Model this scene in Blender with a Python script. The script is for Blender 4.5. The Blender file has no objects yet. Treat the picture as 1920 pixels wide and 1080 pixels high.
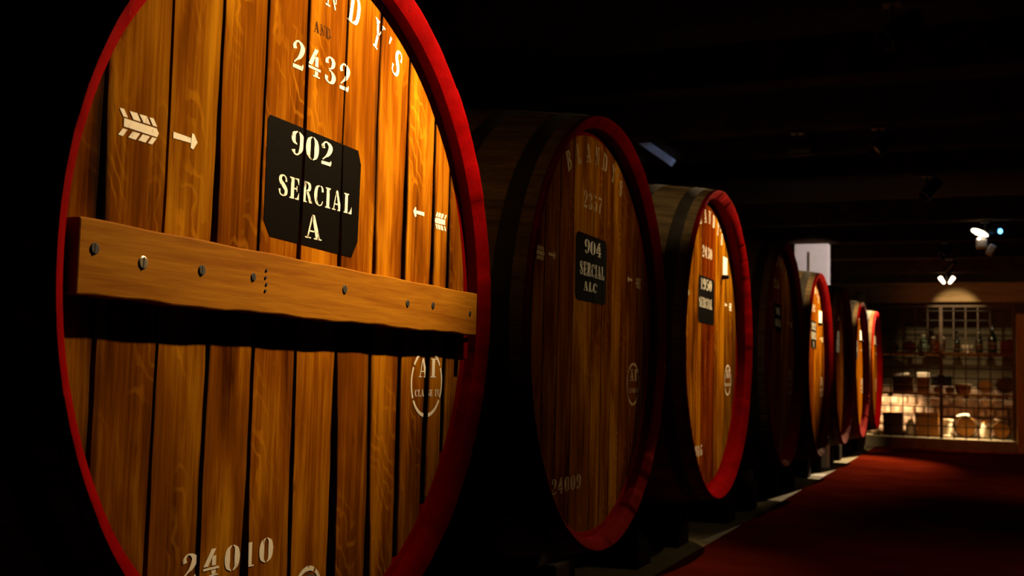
import bpy, bmesh, math, random
from mathutils import Vector, Matrix, Euler
random.seed(7)
PI = math.pi
S = bpy.context.scene
C = S.collection

# ------------------------------------------------------------------ camera, world, exposure
EYE = 1.2
cam = bpy.data.cameras.new('camera'); co = bpy.data.objects.new('camera', cam); C.objects.link(co); S.camera = co
F_PX, YAW, PITCH, ROLL = 2072.4, 0.40254, 0.0768, 0.02506
w = Vector((-math.sin(YAW)*math.cos(PITCH), math.cos(YAW)*math.cos(PITCH), math.sin(PITCH)))
r0 = Vector((math.cos(YAW), math.sin(YAW), 0)); u0 = r0.cross(w)
rr = math.cos(ROLL)*r0 + math.sin(ROLL)*u0; uu = -math.sin(ROLL)*r0 + math.cos(ROLL)*u0
m = Matrix((rr, uu, -w)).transposed().to_4x4(); m.translation = (0, 0, EYE); co.matrix_world = m
cam.sensor_width = 36; cam.lens = F_PX*36/1920; cam.clip_start = .05; cam.clip_end = 100
cam.dof.use_dof = True; cam.dof.focus_distance = 3.0; cam.dof.aperture_fstop = 5.0

world = bpy.data.worlds.new('world'); S.world = world; world.use_nodes = True
bg = world.node_tree.nodes['Background']; bg.inputs[0].default_value = (1, .7, .5, 1); bg.inputs[1].default_value = .004
S.view_settings.view_transform = 'Standard'; S.view_settings.look = 'None'
S.view_settings.exposure = 0; S.view_settings.gamma = 1; S.view_settings.use_curve_mapping = False

WARM = (1.0, .71, .36)
# name, lamp place, aim, watts, cone degrees, blend
SPOTS = [
 ('vat', (-.62, 3.62, 2.95), (-1.66, 2.88, 2.24), 680, 81, 1.0, None, 0),
 ('dim', (-.40, 5.75, 2.95), (-1.66, 5.05, 1.85), 44, 62, 1.0, (-2.15, 6.85, 2.30), 42),
 ('vat', (-.70, 8.60, 2.95), (-1.70, 7.60, 1.85), 420, 76, 1.0, None, 0),
 ('dim', (-.45, 10.75, 2.95), (-1.66, 9.9, 1.45), 13, 60, .8, (-2.1, 11.75, 2.30), 260),
 ('dim', (-.45, 15.94, 2.95), (-1.66, 14.8, 1.45), 3, 60, .8, (-2.0, 16.65, 2.30), 300),
 ('dim', (-.45, 18.1, 2.95), (-1.66, 19.3, 1.7), 620, 46, .8, (-2.0, 19.1, 2.30), 300),
 ('aisle', (1.1, 7.2, 2.95), (-.5, 7.3, 0), 60, 100, 1.0, None, 0),  # unseen lamp added out of view to brighten the aisle floor
 ('aisle', (1.0, 14.0, 2.95), (.4, 14.6, 0), 95, 95, 1.0, None, 0),  # another added unseen lamp, brightening the farther carpet
]

# ------------------------------------------------------------------ helpers
def tag(o, label=None, cat=None, group=None, kind=None):
    if label: o['label'] = label
    if cat: o['category'] = cat
    if group: o['group'] = group
    if kind: o['kind'] = kind
    return o
def thing(name, loc, label, cat, group=None, rz=0):
    o = bpy.data.objects.new(name, None); C.objects.link(o); o.location = loc; o.rotation_euler = (0, 0, rz)
    o.empty_display_size = .1
    return tag(o, label, cat, group)
class MB:
    def __init__(s): s.v = []; s.f = []; s.mi = []; s.at = {}
    def add(s, vs, fs, mi=0):
        n = len(s.v); s.v += [tuple(v) for v in vs]
        for f in fs: s.f.append([i+n for i in f]); s.mi.append(mi)
        return n
    def box(s, a, b, mi=0, M=None):
        x0, y0, z0 = a; x1, y1, z1 = b
        vs = [(x0,y0,z0),(x1,y0,z0),(x1,y1,z0),(x0,y1,z0),(x0,y0,z1),(x1,y0,z1),(x1,y1,z1),(x0,y1,z1)]
        if M is not None: vs = [M @ Vector(v) for v in vs]
        s.add(vs, [(0,3,2,1),(4,5,6,7),(0,1,5,4),(1,2,6,5),(2,3,7,6),(3,0,4,7)], mi)
    def lathe(s, prof, n=32, M=None, mi=0, cap=True, closed=False):
        # prof: list of (axial, radius) round local z
        vs = []; k = len(prof)
        for i in range(n):
            a = 2*PI*i/n
            for (h, r) in prof: vs.append(Vector((r*math.cos(a), r*math.sin(a), h)))
        fs = []
        for i in range(n):
            j = (i+1) % n
            for q in range(k if closed else k-1):
                q2 = (q+1) % k
                fs.append((i*k+q, j*k+q, j*k+q2, i*k+q2))
        if cap and not closed:
            fs.append([i*k for i in range(n)][::-1]); fs.append([i*k+k-1 for i in range(n)])
        if M is not None: vs = [M @ v for v in vs]
        s.add(vs, fs, mi)
    def tube(s, p, q, r, n=10, mi=0):
        p = Vector(p); q = Vector(q); d = q-p
        M = Matrix.Translation(p) @ d.to_track_quat('Z', 'Y').to_matrix().to_4x4()
        s.lathe([(0, r), (d.length, r)], n, M, mi)
    def build(s, name, mats, parent=None, smooth=False, loc=None, bevel=0, seg=2):
        me = bpy.data.meshes.new(name); me.from_pydata(s.v, [], s.f)
        if not isinstance(mats, (list, tuple)): mats = [mats]
        for mt in mats: me.materials.append(mt)
        for p, i in zip(me.polygons, s.mi): p.material_index = i
        if smooth is True:
            for p in me.polygons: p.use_smooth = True
        for k, vals in s.at.items():
            a = me.attributes.new(k, 'FLOAT_COLOR' if len(vals[0]) == 4 else 'FLOAT', 'POINT')
            for i, v in enumerate(vals):
                if len(v) == 4: a.data[i].color = v
                else: a.data[i].value = v[0]
        bm = bmesh.new(); bm.from_mesh(me); bmesh.ops.recalc_face_normals(bm, faces=bm.faces); bm.to_mesh(me); bm.free()
        me.update()
        o = bpy.data.objects.new(name, me); C.objects.link(o)
        if parent: o.parent = parent
        if loc: o.location = loc
        if smooth == 'auto':
            for p in me.polygons: p.use_smooth = True
            me.set_sharp_from_angle(angle=math.radians(35))
        if bevel:
            b = o.modifiers.new('bevel', 'BEVEL'); b.width = bevel; b.segments = seg; b.limit_method = 'ANGLE'
        return o

# ------------------------------------------------------------------ materials
def mat(name):
    mt = bpy.data.materials.new(name); mt.use_nodes = True
    nt = mt.node_tree; bs = nt.nodes['Principled BSDF']
    return mt, nt, bs
def nd(nt, t, **kw):
    n = nt.nodes.new(t)
    for k, v in kw.items():
        if isinstance(k, str) and hasattr(n, k): setattr(n, k, v)
    return n
def mth(nt, op, a, b=None, clamp=False):
    n = nt.nodes.new('ShaderNodeMath'); n.operation = op; n.use_clamp = clamp
    for i, x in enumerate((a, b)):
        if x is None: continue
        if isinstance(x, (int, float)): n.inputs[i].default_value = x
        else: nt.links.new(x, n.inputs[i])
    return n.outputs[0]
def mix(nt, fac, a, b, bt='MIX'):
    n = nt.nodes.new('ShaderNodeMix'); n.data_type = 'RGBA'; n.blend_type = bt
    for i, x in ((0, fac), (6, a), (7, b)):
        if isinstance(x, (int, float)): n.inputs[i].default_value = x
        elif isinstance(x, tuple): n.inputs[i].default_value = (*x, 1) if len(x) == 3 else x
        else: nt.links.new(x, n.inputs[i])
    return n.outputs[2]
def ramp(nt, fac, stops):
    n = nt.nodes.new('ShaderNodeValToRGB'); e = n.color_ramp.elements
    while len(e) < len(stops): e.new(.5)
    for k, (p, c) in zip(e, stops): k.position = p; k.color = (*c, 1) if len(c) == 3 else c
    nt.links.new(fac, n.inputs[0]); return n.outputs[0]
def noise(nt, vec, scale=5, detail=4, rough=.55, dist=0):
    n = nt.nodes.new('ShaderNodeTexNoise'); n.inputs['Scale'].default_value = scale; n.inputs['Detail'].default_value = detail
    n.inputs['Roughness'].default_value = rough; n.inputs['Distortion'].default_value = dist
    if vec is not None: nt.links.new(vec, n.inputs['Vector'])
    return n.outputs[0]
def mapping(nt, vec, scale=(1,1,1), loc=(0,0,0)):
    n = nt.nodes.new('ShaderNodeMapping'); n.inputs['Scale'].default_value = scale; n.inputs['Location'].default_value = loc
    nt.links.new(vec, n.inputs['Vector']); return n.outputs[0]
def bump(nt, bs, h, strength=.3, dist=.004):
    n = nt.nodes.new('ShaderNodeBump'); n.inputs['Strength'].default_value = strength; n.inputs['Distance'].default_value = dist
    nt.links.new(h, n.inputs['Height']); nt.links.new(n.outputs[0], bs.inputs['Normal'])
def objco(nt): return nt.nodes.new('ShaderNodeTexCoord').outputs['Object']

def simple(name, col, rough=.6, metal=0, var=.25, scale=12, bmp=0, sc3=(1,1,1)):
    mt, nt, bs = mat(name)
    v = mapping(nt, objco(nt), sc3)
    n = noise(nt, v, scale, 5)
    lo = tuple(c*(1-var) for c in col); hi = tuple(min(1, c*(1+var)) for c in col)
    nt.links.new(ramp(nt, n, [(.3, lo), (.7, hi)]), bs.inputs['Base Color'])
    bs.inputs['Roughness'].default_value = rough; bs.inputs['Metallic'].default_value = metal
    if bmp: bump(nt, bs, n, .5, bmp)
    return mt

def plank_wood(name, dark, mid, light, rough=.5):
    mt, nt, bs = mat(name)
    oc = objco(nt)
    at = nd(nt, 'ShaderNodeAttribute'); at.attribute_name = 'pv'
    ed = nd(nt, 'ShaderNodeAttribute'); ed.attribute_name = 'edge'
    ti = nd(nt, 'ShaderNodeAttribute'); ti.attribute_name = 'tint'
    off = nd(nt, 'ShaderNodeCombineXYZ'); nt.links.new(mth(nt, 'MULTIPLY', at.outputs['Fac'], 13.7), off.inputs[0])
    nt.links.new(mth(nt, 'MULTIPLY', at.outputs['Fac'], 5.3), off.inputs[2])
    va = nd(nt, 'ShaderNodeVectorMath'); va.operation = 'ADD'
    nt.links.new(oc, va.inputs[0]); nt.links.new(off.outputs[0], va.inputs[1]); v = va.outputs[0]
    big = noise(nt, mapping(nt, v, (1, 7, 1.6)), 1.0, 3, .5, .6)
    fine = noise(nt, mapping(nt, v, (1, 95, 3.2)), 1.0, 6, .65, .3)
    mids = noise(nt, mapping(nt, v, (1, 26, 1.3)), 1.0, 4, .6, .8)
    # medullary ray flecks: distorted diagonal bands, only in patches
    wv = nd(nt, 'ShaderNodeTexWave'); wv.wave_type = 'BANDS'; wv.bands_direction = 'Z'
    nt.links.new(mapping(nt, v, (1, 9, 6)), wv.inputs['Vector']); wv.bands_direction = 'DIAGONAL'
    wv.inputs['Scale'].default_value = 1.3; wv.inputs['Distortion'].default_value = 22; wv.inputs['Detail'].default_value = 3
    wv.inputs['Detail Scale'].default_value = .55
    patch = ramp(nt, noise(nt, mapping(nt, v, (1, 6, 2.4)), 1.0, 2), [(.52, (0,0,0)), (.68, (1,1,1))])
    fl = mth(nt, 'MULTIPLY', ramp(nt, wv.outputs[0], [(.72, (0,0,0)), (.95, (1,1,1))]), patch)
    t = mth(nt, 'ADD', mth(nt, 'MULTIPLY', big, .60), mth(nt, 'ADD', mth(nt, 'MULTIPLY', fine, .26), mth(nt, 'MULTIPLY', mids, .36)))
    col = ramp(nt, t, [(.43, dark), (.60, mid), (.76, light)])
    col = mix(nt, mth(nt, 'MULTIPLY', fl, .38), col, tuple(min(1, c*1.35) for c in light))
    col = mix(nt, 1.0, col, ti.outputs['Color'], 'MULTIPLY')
    # grime that has crept out of the joints
    nz = noise(nt, mapping(nt, v, (1, 22, 2.2)), 1.0, 4, .6)
    g = mth(nt, 'SUBTRACT', mth(nt, 'ADD', mth(nt, 'MULTIPLY', nz, 1.5), .08), ed.outputs['Fac'])
    g = ramp(nt, g, [(.05, (0,0,0)), (.55, (1,1,1))])
    col = mix(nt, mth(nt, 'MULTIPLY', g, .93), col, (.012, .006, .003))
    # dark specks and short splits
    sp = ramp(nt, noise(nt, mapping(nt, v, (1, 60, 9)), 1.0, 2), [(.70, (0,0,0)), (.76, (1,1,1))])
    col = mix(nt, mth(nt, 'MULTIPLY', sp, .55), col, (.03, .012, .004))
    nt.links.new(col, bs.inputs['Base Color'])
    bs.inputs['Roughness'].default_value = rough
    bs.inputs['Specular IOR Level'].default_value = .0
    bump(nt, bs, mth(nt, 'ADD', fine, mth(nt, 'MULTIPLY', mids, .6)), .35, .0025)
    return mt

def grain_wood(name, dark, light, sc=(1, 3, 60), rough=.7, dist=.6, spec=.02, bd=.002):
    mt, nt, bs = mat(name); v = objco(nt)
    a = noise(nt, mapping(nt, v, sc), 1.0, 6, .62, dist)
    b = noise(nt, mapping(nt, v, tuple(x*.16+.4 for x in sc)), 1.0, 3, .5, .5)
    t = mth(nt, 'ADD', mth(nt, 'MULTIPLY', a, .55), mth(nt, 'MULTIPLY', b, .5))
    nt.links.new(ramp(nt, t, [(.38, dark), (.66, light)]), bs.inputs['Base Color'])
    bs.inputs['Roughness'].default_value = rough; bs.inputs['Specular IOR Level'].default_value = spec
    bump(nt, bs, a, .35, bd); return mt

M = {}
M['oak'] = plank_wood('vat_head_oak', (.040, .0085, .0006), (.165, .046, .0015), (.35, .138, .0048), .7)
M['red_oak'] = M['oak']
M['crossbar'] = grain_wood('crossbar_oak', (.20, .062, .004), (.34, .135, .008), (2, 4.5, 80))
def red_paint():
    mt, nt, bs = mat('red_paint'); v = objco(nt)
    n = noise(nt, v, 9, 5); c = ramp(nt, n, [(.3, (.13, .0004, .0006)), (.7, (.20, .0007, .0009))])
    ch = ramp(nt, noise(nt, v, 120, 2), [(.73, (0,0,0)), (.78, (1,1,1))])
    c = mix(nt, mth(nt, 'MULTIPLY', ch, .5), c, (.36, .09, .07))
    sc = ramp(nt, noise(nt, mapping(nt, v, (1,1,1), (3,1,2)), 34, 3), [(.30, (1,1,1)), (.36, (0,0,0))])
    c = mix(nt, mth(nt, 'MULTIPLY', sc, .6), c, (.07, .002, .002))
    nt.links.new(c, bs.inputs['Base Color']); bs.inputs['Roughness'].default_value = .75
    bs.inputs['Specular IOR Level'].default_value = .008
    bump(nt, bs, noise(nt, v, 45, 5), .35, .003); return mt
M['red'] = red_paint()
def paint(name, col, under, thr=(.60, .68)):
    mt, nt, bs = mat(name); v = objco(nt)
    n = noise(nt, mapping(nt, v, (60, 60, 26)), 1.0, 5, .65)
    a = ramp(nt, n, [(thr[0], (0,0,0)), (thr[1], (1,1,1))])
    c = mix(nt, noise(nt, v, 40, 3), col, tuple(x*.78 for x in col))
    nt.links.new(mix(nt, mth(nt, 'MULTIPLY', a, .85), c, under), bs.inputs['Base Color'])
    bs.inputs['Roughness'].default_value = .7; bs.inputs['Specular IOR Level'].default_value = .01
    return mt
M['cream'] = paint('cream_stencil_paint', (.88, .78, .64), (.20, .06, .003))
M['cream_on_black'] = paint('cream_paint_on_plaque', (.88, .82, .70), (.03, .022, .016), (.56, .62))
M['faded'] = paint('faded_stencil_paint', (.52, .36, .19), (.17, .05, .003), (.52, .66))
M['ink'] = paint('burnt_letters', (.07, .022, .003), (.20, .06, .003), (.46, .58))
M['black_paint'] = paint('black_plaque_paint', (.0034, .0023, .0015), (.030, .015, .004), (.66, .80))
M['paper'] = simple('white_paper', (.80, .74, .64), .8, 0, .08, 9)
M['stave'] = grain_wood('stave_oak', (.08, .05, .022), (.24, .165, .08), (2.5, 40, 40), .7, .4)
M['iron'] = simple('dull_iron', (.024, .017, .010), .8, 0, .4, 14)
M['screw'] = simple('steel_screw', (.42, .34, .24), .35, .8, .2, 30)
M['dark_hole'] = simple('dark_hole', (.015, .009, .005), .8)
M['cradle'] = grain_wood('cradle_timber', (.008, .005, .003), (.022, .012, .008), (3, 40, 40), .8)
M['beam'] = grain_wood('ceiling_timber', (.018, .011, .007), (.05, .032, .02), (30, 2.5, 30), .8)
M['ceiling'] = simple('ceiling_boards', (.02, .014, .01), .9, 0, .3, 5)
M['wall'] = simple('dark_stone_wall', (.035, .026, .018), .9, 0, .4, 3, .02)
M['floor'] = simple('stone_floor', (.10, .078, .03), .85, 0, .35, 5, .01)
def carpet():
    mt, nt, bs = mat('red_carpet'); v = objco(nt)
    a = noise(nt, v, 240, 2); b = noise(nt, v, 1.6, 4)
    t = mth(nt, 'ADD', mth(nt, 'MULTIPLY', a, .5), mth(nt, 'MULTIPLY', b, .5))
    nt.links.new(ramp(nt, t, [(.36, (.034, .0022, .0008)), (.64, (.075, .0075, .0020))]), bs.inputs['Base Color'])
    bs.inputs['Roughness'].default_value = 1; bs.inputs['Specular IOR Level'].default_value = 0
    bump(nt, bs, a, .6, .004); return mt
M['carpet'] = carpet()
M['plaster'] = simple('white_plaster', (.72, .68, .66), .85, 0, .06, 5, .004)
M['olive_plaster'] = simple('aged_plaster', (.20, .165, .10), .85, 0, .2, 6, .004)
M['concrete'] = simple('concrete_curb', (.34, .28, .18), .9, 0, .25, 6, .006)
M['lamp_black'] = simple('black_lamp_metal', (.02, .02, .02), .45, .3, .2, 10)
M['lamp_white'] = simple('pale_white_shell', (.72, .70, .74), .4, 0, .05, 10)
M['wire'] = simple('lit_rusty_wire', (.11, .075, .045), .6, .2, .35, 18)  # uprights: paler than the crosswires, lamplight put into the colour
M['wire_shaded'] = simple('shaded_steel_wire', (.022, .016, .011), .7, .1, .35, 18)  # crosswires: same wire, backlit shade put into the colour
M['post'] = grain_wood('gate_post_wood', (.36, .19, .06), (.56, .32, .11), (30, 30, 2.5), .6)
M['shelf'] = grain_wood('shelf_wood', (.20, .085, .022), (.42, .20, .06), (3, 30, 30), .6)
M['pale_beam'] = grain_wood('pale_lintel', (.22, .15, .075), (.40, .29, .15), (3, 30, 30), .8)
M['crate'] = grain_wood('crate_wood', (.20, .08, .018), (.42, .19, .045), (4, 30, 30), .65)
M['crate_dark'] = grain_wood('dark_crate_wood', (.07, .03, .012), (.16, .075, .03), (4, 30, 30), .65)
M['trunk'] = simple('black_leather', (.014, .012, .011), .6, 0, .3, 14)
M['ceramic'] = simple('cream_ceramic', (.74, .64, .48), .35, 0, .06, 8)
M['copper'] = simple('old_copper', (.45, .19, .08), .35, .8, .3, 12)
M['cloth'] = simple('white_cloth', (.82, .78, .70), .9, 0, .06, 14, .006)
M['bottle'] = simple('dark_green_glass', (.008, .014, .008), .15, 0, .2, 5)
M['jug_glass'] = simple('pale_green_glazed_jug', (.16, .22, .15), .15, 0, .2, 8)
M['red_tin'] = simple('red_tin', (.24, .03, .02), .4, 0, .2, 8)
M['stone'] = simple('limestone_blocks', (.58, .42, .31), .9, 0, .35, 5, .012)
M['bluewood'] = simple('pale_streak_brace', (.60, .60, .64), .7, 0, .25, 8)
def emis(name, col, st):
    mt, nt, bs = mat(name); bs.inputs['Base Color'].default_value = (*col, 1)
    bs.inputs['Emission Color'].default_value = (*col, 1); bs.inputs['Emission Strength'].default_value = st; return mt
M['glow'] = emis('lamp_lens', (1, .80, .52), 5)
M['glow_soft'] = emis('lamp_reflector_glow', (1, .74, .42), 1.6)
M['blue_led'] = emis('blue_indicator', (.10, .42, 1.0), 6)
M['lens_dark'] = simple('frosted_lens', (.5, .45, .38), .3)

# ------------------------------------------------------------------ setting
def struct(name, boxes, mt, bevel=0):
    b = MB()
    for a, c in boxes: b.box(a, c)
    return tag(b.build(name, mt, bevel=bevel), kind='structure')
XB, XR, YN, YF, ZC = -4.5, 2.6, -3.0, 23.6, 3.75
struct('floor', [((XB, YN, -.12), (XR, YF, 0))], M['floor'])
struct('ceiling', [((XB, YN, ZC), (XR, YF, ZC+.1))], M['ceiling'])
struct('wall_left', [((XB-.15, YN, 0), (XB, YF, ZC))], M['wall'])
struct('wall_right', [((XR, YN, 0), (XR+.15, YF, ZC))], M['wall'])
struct('wall_near', [((XB, YN-.15, 0), (XR, YN, ZC))], M['wall'])
struct('wall_far', [((XB, YF, 0), (XR, YF+.15, ZC))], M['olive_plaster'])
# carpet along the aisle
cb = MB(); n = 60
for i in range(n): pass
cb.box((-1.82, YN+.1, 0), (XR-.05, 21.75, .012))
tag(cb.build('aisle_carpet', M['carpet'], bevel=.004), 'dark red carpet running down the aisle beside the vats', 'carpet')
# ceiling timbers
JY = [.6, 3.62, 5.75, 7.2, 8.6, 9.55, 10.75, 14.0, 15.94, 18.1, 20.5]
for i, y in enumerate(JY):
    b = MB(); b.box((XB+.002, y-.1, 3.12), (XR-.002, y+.1, 3.40))
    tag(b.build('ceiling_joist', M['beam'], bevel=.012), 'dark timber joist crossing high above the aisle', 'beam', 'ceiling joists over the aisle')

# ------------------------------------------------------------------ stencil glyphs (cap height 1)
def cr(p, n=5):
    out = []
    for i in range(len(p)-1):
        a = p[max(i-1, 0)]; b = p[i]; c = p[i+1]; d = p[min(i+2, len(p)-1)]
        for k in range(n):
            t = k/n
            out.append(tuple(.5*((2*b[j])+(-a[j]+c[j])*t+(2*a[j]-5*b[j]+4*c[j]-d[j])*t*t+(-a[j]+3*b[j]-3*c[j]+d[j])*t**3) for j in range(3)))
    out.append(p[-1]); return out
def stroke(*p):
    q = cr(list(p)); L = []; R = []
    for i, (x, y, wd) in enumerate(q):
        a = q[max(i-1, 0)]; b = q[min(i+1, len(q)-1)]
        dx, dy = b[0]-a[0], b[1]-a[1]; l = math.hypot(dx, dy) or 1
        nx, ny = -dy/l, dx/l; h = max(wd*1.22 if wd > .095 else wd, .015)/2
        L.append((x+nx*h, y+ny*h)); R.append((x-nx*h, y-ny*h))
    return [[L[i], L[i+1], R[i+1], R[i]] for i in range(len(q)-1)]
def rect(x0, y0, x1, y1): return [[(x0, y0), (x1, y0), (x1, y1), (x0, y1)]]
def poly(*p): return [list(p)]
def stem(x, wd=.20, lo=.08, hi=.08):
    return rect(x-wd/2, .06, x+wd/2, .94) + rect(x-wd/2-lo, 0, x+wd/2+lo, .055) + rect(x-wd/2-hi, .945, x+wd/2+hi, 1)
G = {}
G['0'] = (.56, stroke((.25,.98,.03),(.12,.82,.12),(.09,.5,.17),(.12,.18,.12),(.25,.02,.03)) + stroke((.31,.98,.03),(.44,.82,.12),(.47,.5,.17),(.44,.18,.12),(.31,.02,.03)))
G['1'] = (.42, rect(.14,.06,.3,.94) + rect(.05,0,.39,.055) + poly((.02,.8),(.12,.84),(.12,.94),(.2,1),(.02,.86)))
G['2'] = (.56, stroke((.13,.68,.13),(.10,.80,.11),(.18,.95,.06),(.3,.97,.07),(.44,.85,.14),(.45,.70,.16),(.36,.48,.12),(.22,.33,.06),(.10,.2,.04)) + poly((.05,0),(.48,0),(.52,.13),(.50,.24),(.44,.15),(.05,.13)))
G['3'] = (.56, stroke((.12,.72,.13),(.11,.85,.1),(.25,.97,.06),(.41,.87,.14),(.41,.70,.13),(.3,.56,.05),(.2,.54,.04)) + stroke((.22,.48,.04),(.34,.46,.06),(.46,.3,.16),(.42,.12,.13),(.26,.03,.06),(.11,.12,.1),(.11,.26,.13)))
G['4'] = (.62, poly((.30,1),(.47,1),(.19,.38),(.02,.38)) + rect(.02,.24,.60,.33) + rect(.33,.38,.48,.74) + rect(.33,.06,.48,.21) + rect(.25,0,.57,.05))
G['5'] = (.56, poly((.12,.98),(.46,.98),(.42,.82),(.12,.86)) + rect(.12,.5,.18,.82) + stroke((.2,.55,.04),(.28,.6,.06),(.44,.48,.15),(.45,.25,.16),(.36,.07,.1),(.24,.02,.06),(.11,.1,.1),(.11,.22,.13)))
G['7'] = (.56, poly((.05,.78),(.05,1),(.52,1),(.52,.86),(.12,.86)) + stroke((.47,.83,.06),(.32,.5,.12),(.26,.2,.16),(.25,0,.17)))
g9 = stroke((.26,.98,.04),(.12,.86,.12),(.09,.7,.14),(.13,.53,.11),(.26,.45,.04)) + stroke((.32,.98,.04),(.45,.8,.14),(.47,.55,.16),(.42,.25,.12),(.3,.05,.06),(.17,.05,.07),(.10,.2,.13))
G['9'] = (.56, g9)
G['6'] = (.56, [[(.56-x, 1-y) for x, y in p] for p in g9])
G['8'] = (.56, G['3'][1] + [[(.56-x, y) for x, y in p] for p in G['3'][1]])
G['A'] = (.78, stroke((.31,.93,.06),(.14,.06,.06)) + poly((.30,1),(.42,1),(.70,.06),(.50,.06)) + rect(.23,.28,.43,.34) + rect(.02,0,.28,.05) + rect(.42,0,.78,.05))
bowl = stroke((.32,.97,.05),(.52,.88,.13),(.52,.65,.13),(.32,.54,.05))
G['B'] = (.70, stem(.19) + bowl + stroke((.32,.5,.05),(.57,.4,.15),(.57,.14,.15),(.32,.03,.05)))
G['C'] = (.68, stroke((.36,.98,.04),(.17,.85,.13),(.10,.5,.17),(.17,.15,.13),(.36,.02,.05),(.52,.08,.06),(.60,.25,.05)) + stroke((.42,.98,.04),(.54,.9,.09),(.58,.70,.11)))
G['D'] = (.78, stem(.19) + stroke((.32,.97,.05),(.57,.85,.14),(.64,.5,.18),(.57,.15,.14),(.32,.03,.05)))
G['E'] = (.68, stem(.19) + rect(.3,.94,.6,1) + poly((.48,.94),(.6,.94),(.6,.68)) + rect(.3,.46,.45,.53) + rect(.45,.36,.5,.64) + rect(.3,0,.62,.06) + poly((.48,.06),(.62,.06),(.62,.34)))
G['I'] = (.38, stem(.19))
G['L'] = (.64, stem(.19) + rect(.3,0,.6,.06) + poly((.44,.06),(.6,.06),(.6,.38)))
G['N'] = (.80, rect(.13,.06,.19,.80) + rect(.02,0,.30,.055) + poly((.02,1),(.26,1),(.66,0),(.58,0),(.14,.93),(.02,.95)) + rect(.61,.2,.67,.94) + rect(.5,.945,.79,1))
G['R'] = (.76, stem(.19) + bowl + poly((.34,.49),(.48,.52),(.74,.0),(.54,.0)))
G['S'] = (.62, stroke((.50,.70,.10),(.47,.88,.07),(.31,.97,.06),(.14,.86,.13),(.15,.68,.16),(.33,.51,.18),(.49,.33,.16),(.49,.14,.13),(.32,.03,.06),(.14,.10,.07),(.09,.30,.1)))
G['V'] = (.70, poly((.06,.94),(.26,.94),(.43,.0),(.36,0)) + stroke((.58,.94,.05),(.42,.08,.05)) + rect(0,.945,.3,1) + rect(.46,.945,.7,1))
G['Y'] = (.74, poly((.07,.94),(.27,.94),(.43,.5),(.3,.5)) + stroke((.60,.94,.05),(.44,.54,.05)) + rect(.29,.06,.44,.46) + rect(.2,0,.53,.055) + rect(0,.945,.32,1) + rect(.48,.945,.74,1))
G["'"] = (.26, poly((.06,1),(.2,1),(.15,.72),(.09,.72)))
G[' '] = (.4, [])
def text(s, x0, x1, y0, y1, gap=.1):
    adv = [G[c][0] for c in s]; tot = sum(adv)+gap*(len(s)-1); k = (x1-x0)/tot; h = y1-y0; x = 0; out = []
    for c, a in zip(s, adv):
        for p in G[c][1]: out.append([(x0+(x+px)*k, y0+py*h) for px, py in p])
        x += a+gap
    return out
def arc_text(s, angs, rad, h, sx=.95):
    out = []
    for c, a in zip(s, angs):
        th = math.radians(a); wd = G[c][0]
        for p in G[c][1]:
            q = []
            for px, py in p:
                lx = (px-wd/2)*h*sx; ly = rad+py*h
                q.append((lx*math.cos(th)+ly*math.sin(th), -lx*math.sin(th)+ly*math.cos(th)))
            out.append(q)
    return out
def fletch(x0, x1, yc, h, flip=False):
    wd = x1-x0; out = []
    def X(t): return x1-t*wd if flip else x0+t*wd
    a = .17*h*2
    out.append([(X(.14), yc+a), (X(.94), yc+a*.9), (X(1.0), yc), (X(.96), yc-a), (X(.14), yc-a*.8)])
    for i in range(4):
        t = .02+i*.24; bw = .11 if i in (0, 3) else .18
        for sg in (1, -1):
            out.append([(X(t), yc+sg*h*.98), (X(t+bw), yc+sg*h), (X(t+bw+.10), yc+sg*h*.44), (X(t+.10), yc+sg*h*.44)])
    return out
def arrow(x0, x1, yc, h, flip=False):
    wd = x1-x0
    def X(t): return x1-t*wd if flip else x0+t*wd
    return [[(X(0), yc+h*.45), (X(.72), yc+h*.35), (X(.72), yc-h*.35), (X(0), yc-h*.4)],
            [(X(.76), yc+h), (X(.84), yc+h), (X(1), yc), (X(.84), yc-h*1.1), (X(.72), yc-h)]]
def ring(cx, cy, r, wd, segs=6, gapdeg=5, start=90, wvar=.6):
    out = []
    for i in range(segs):
        a0 = start+360/segs*i+gapdeg/2; a1 = start+360/segs*(i+1)-gapdeg/2; n = 9
        for k in range(n):
            q = []
            for kk in (k, k+1):
                a = math.radians(a0+(a1-a0)*kk/n); e = wd*(1-wvar*.5*abs(math.cos(a)))
                q.append(((r+e/2)*math.cos(a), (r+e/2)*math.sin(a), (r-e/2)*math.cos(a), (r-e/2)*math.sin(a)))
            out.append([(cx+q[0][0], cy+q[0][1]), (cx+q[1][0], cy+q[1][1]), (cx+q[1][2], cy+q[1][3]), (cx+q[0][2], cy+q[0][3])])
    return out

# ------------------------------------------------------------------ vats
JW = .95
REC = .07      # the head lies this deep behind the rim
def joint_x(j, v):
    p = j['p']
    if v <= p[0][0]: return p[0][1], p[0][2]
    for a, b in zip(p, p[1:]):
        if v <= b[0]:
            t = (v-a[0])/(b[0]-a[0]); return a[1]+(b[1]-a[1])*t, a[2]+(b[2]-a[2])*t
    return p[-1][1], p[-1][2]
def make_joints(us, rng, w0=.0015, w1=.003, stain=.5):
    out = []
    for u in us:
        k = rng.uniform(-.006, .006)
        out.append(dict(p=[(-1, u-k, rng.uniform(w0, w1)), (0, u, rng.uniform(w0, w1)), (1, u+k, rng.uniform(w0, w1))], s=stain*rng.uniform(.3, 1.4)))
    return out
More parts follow.
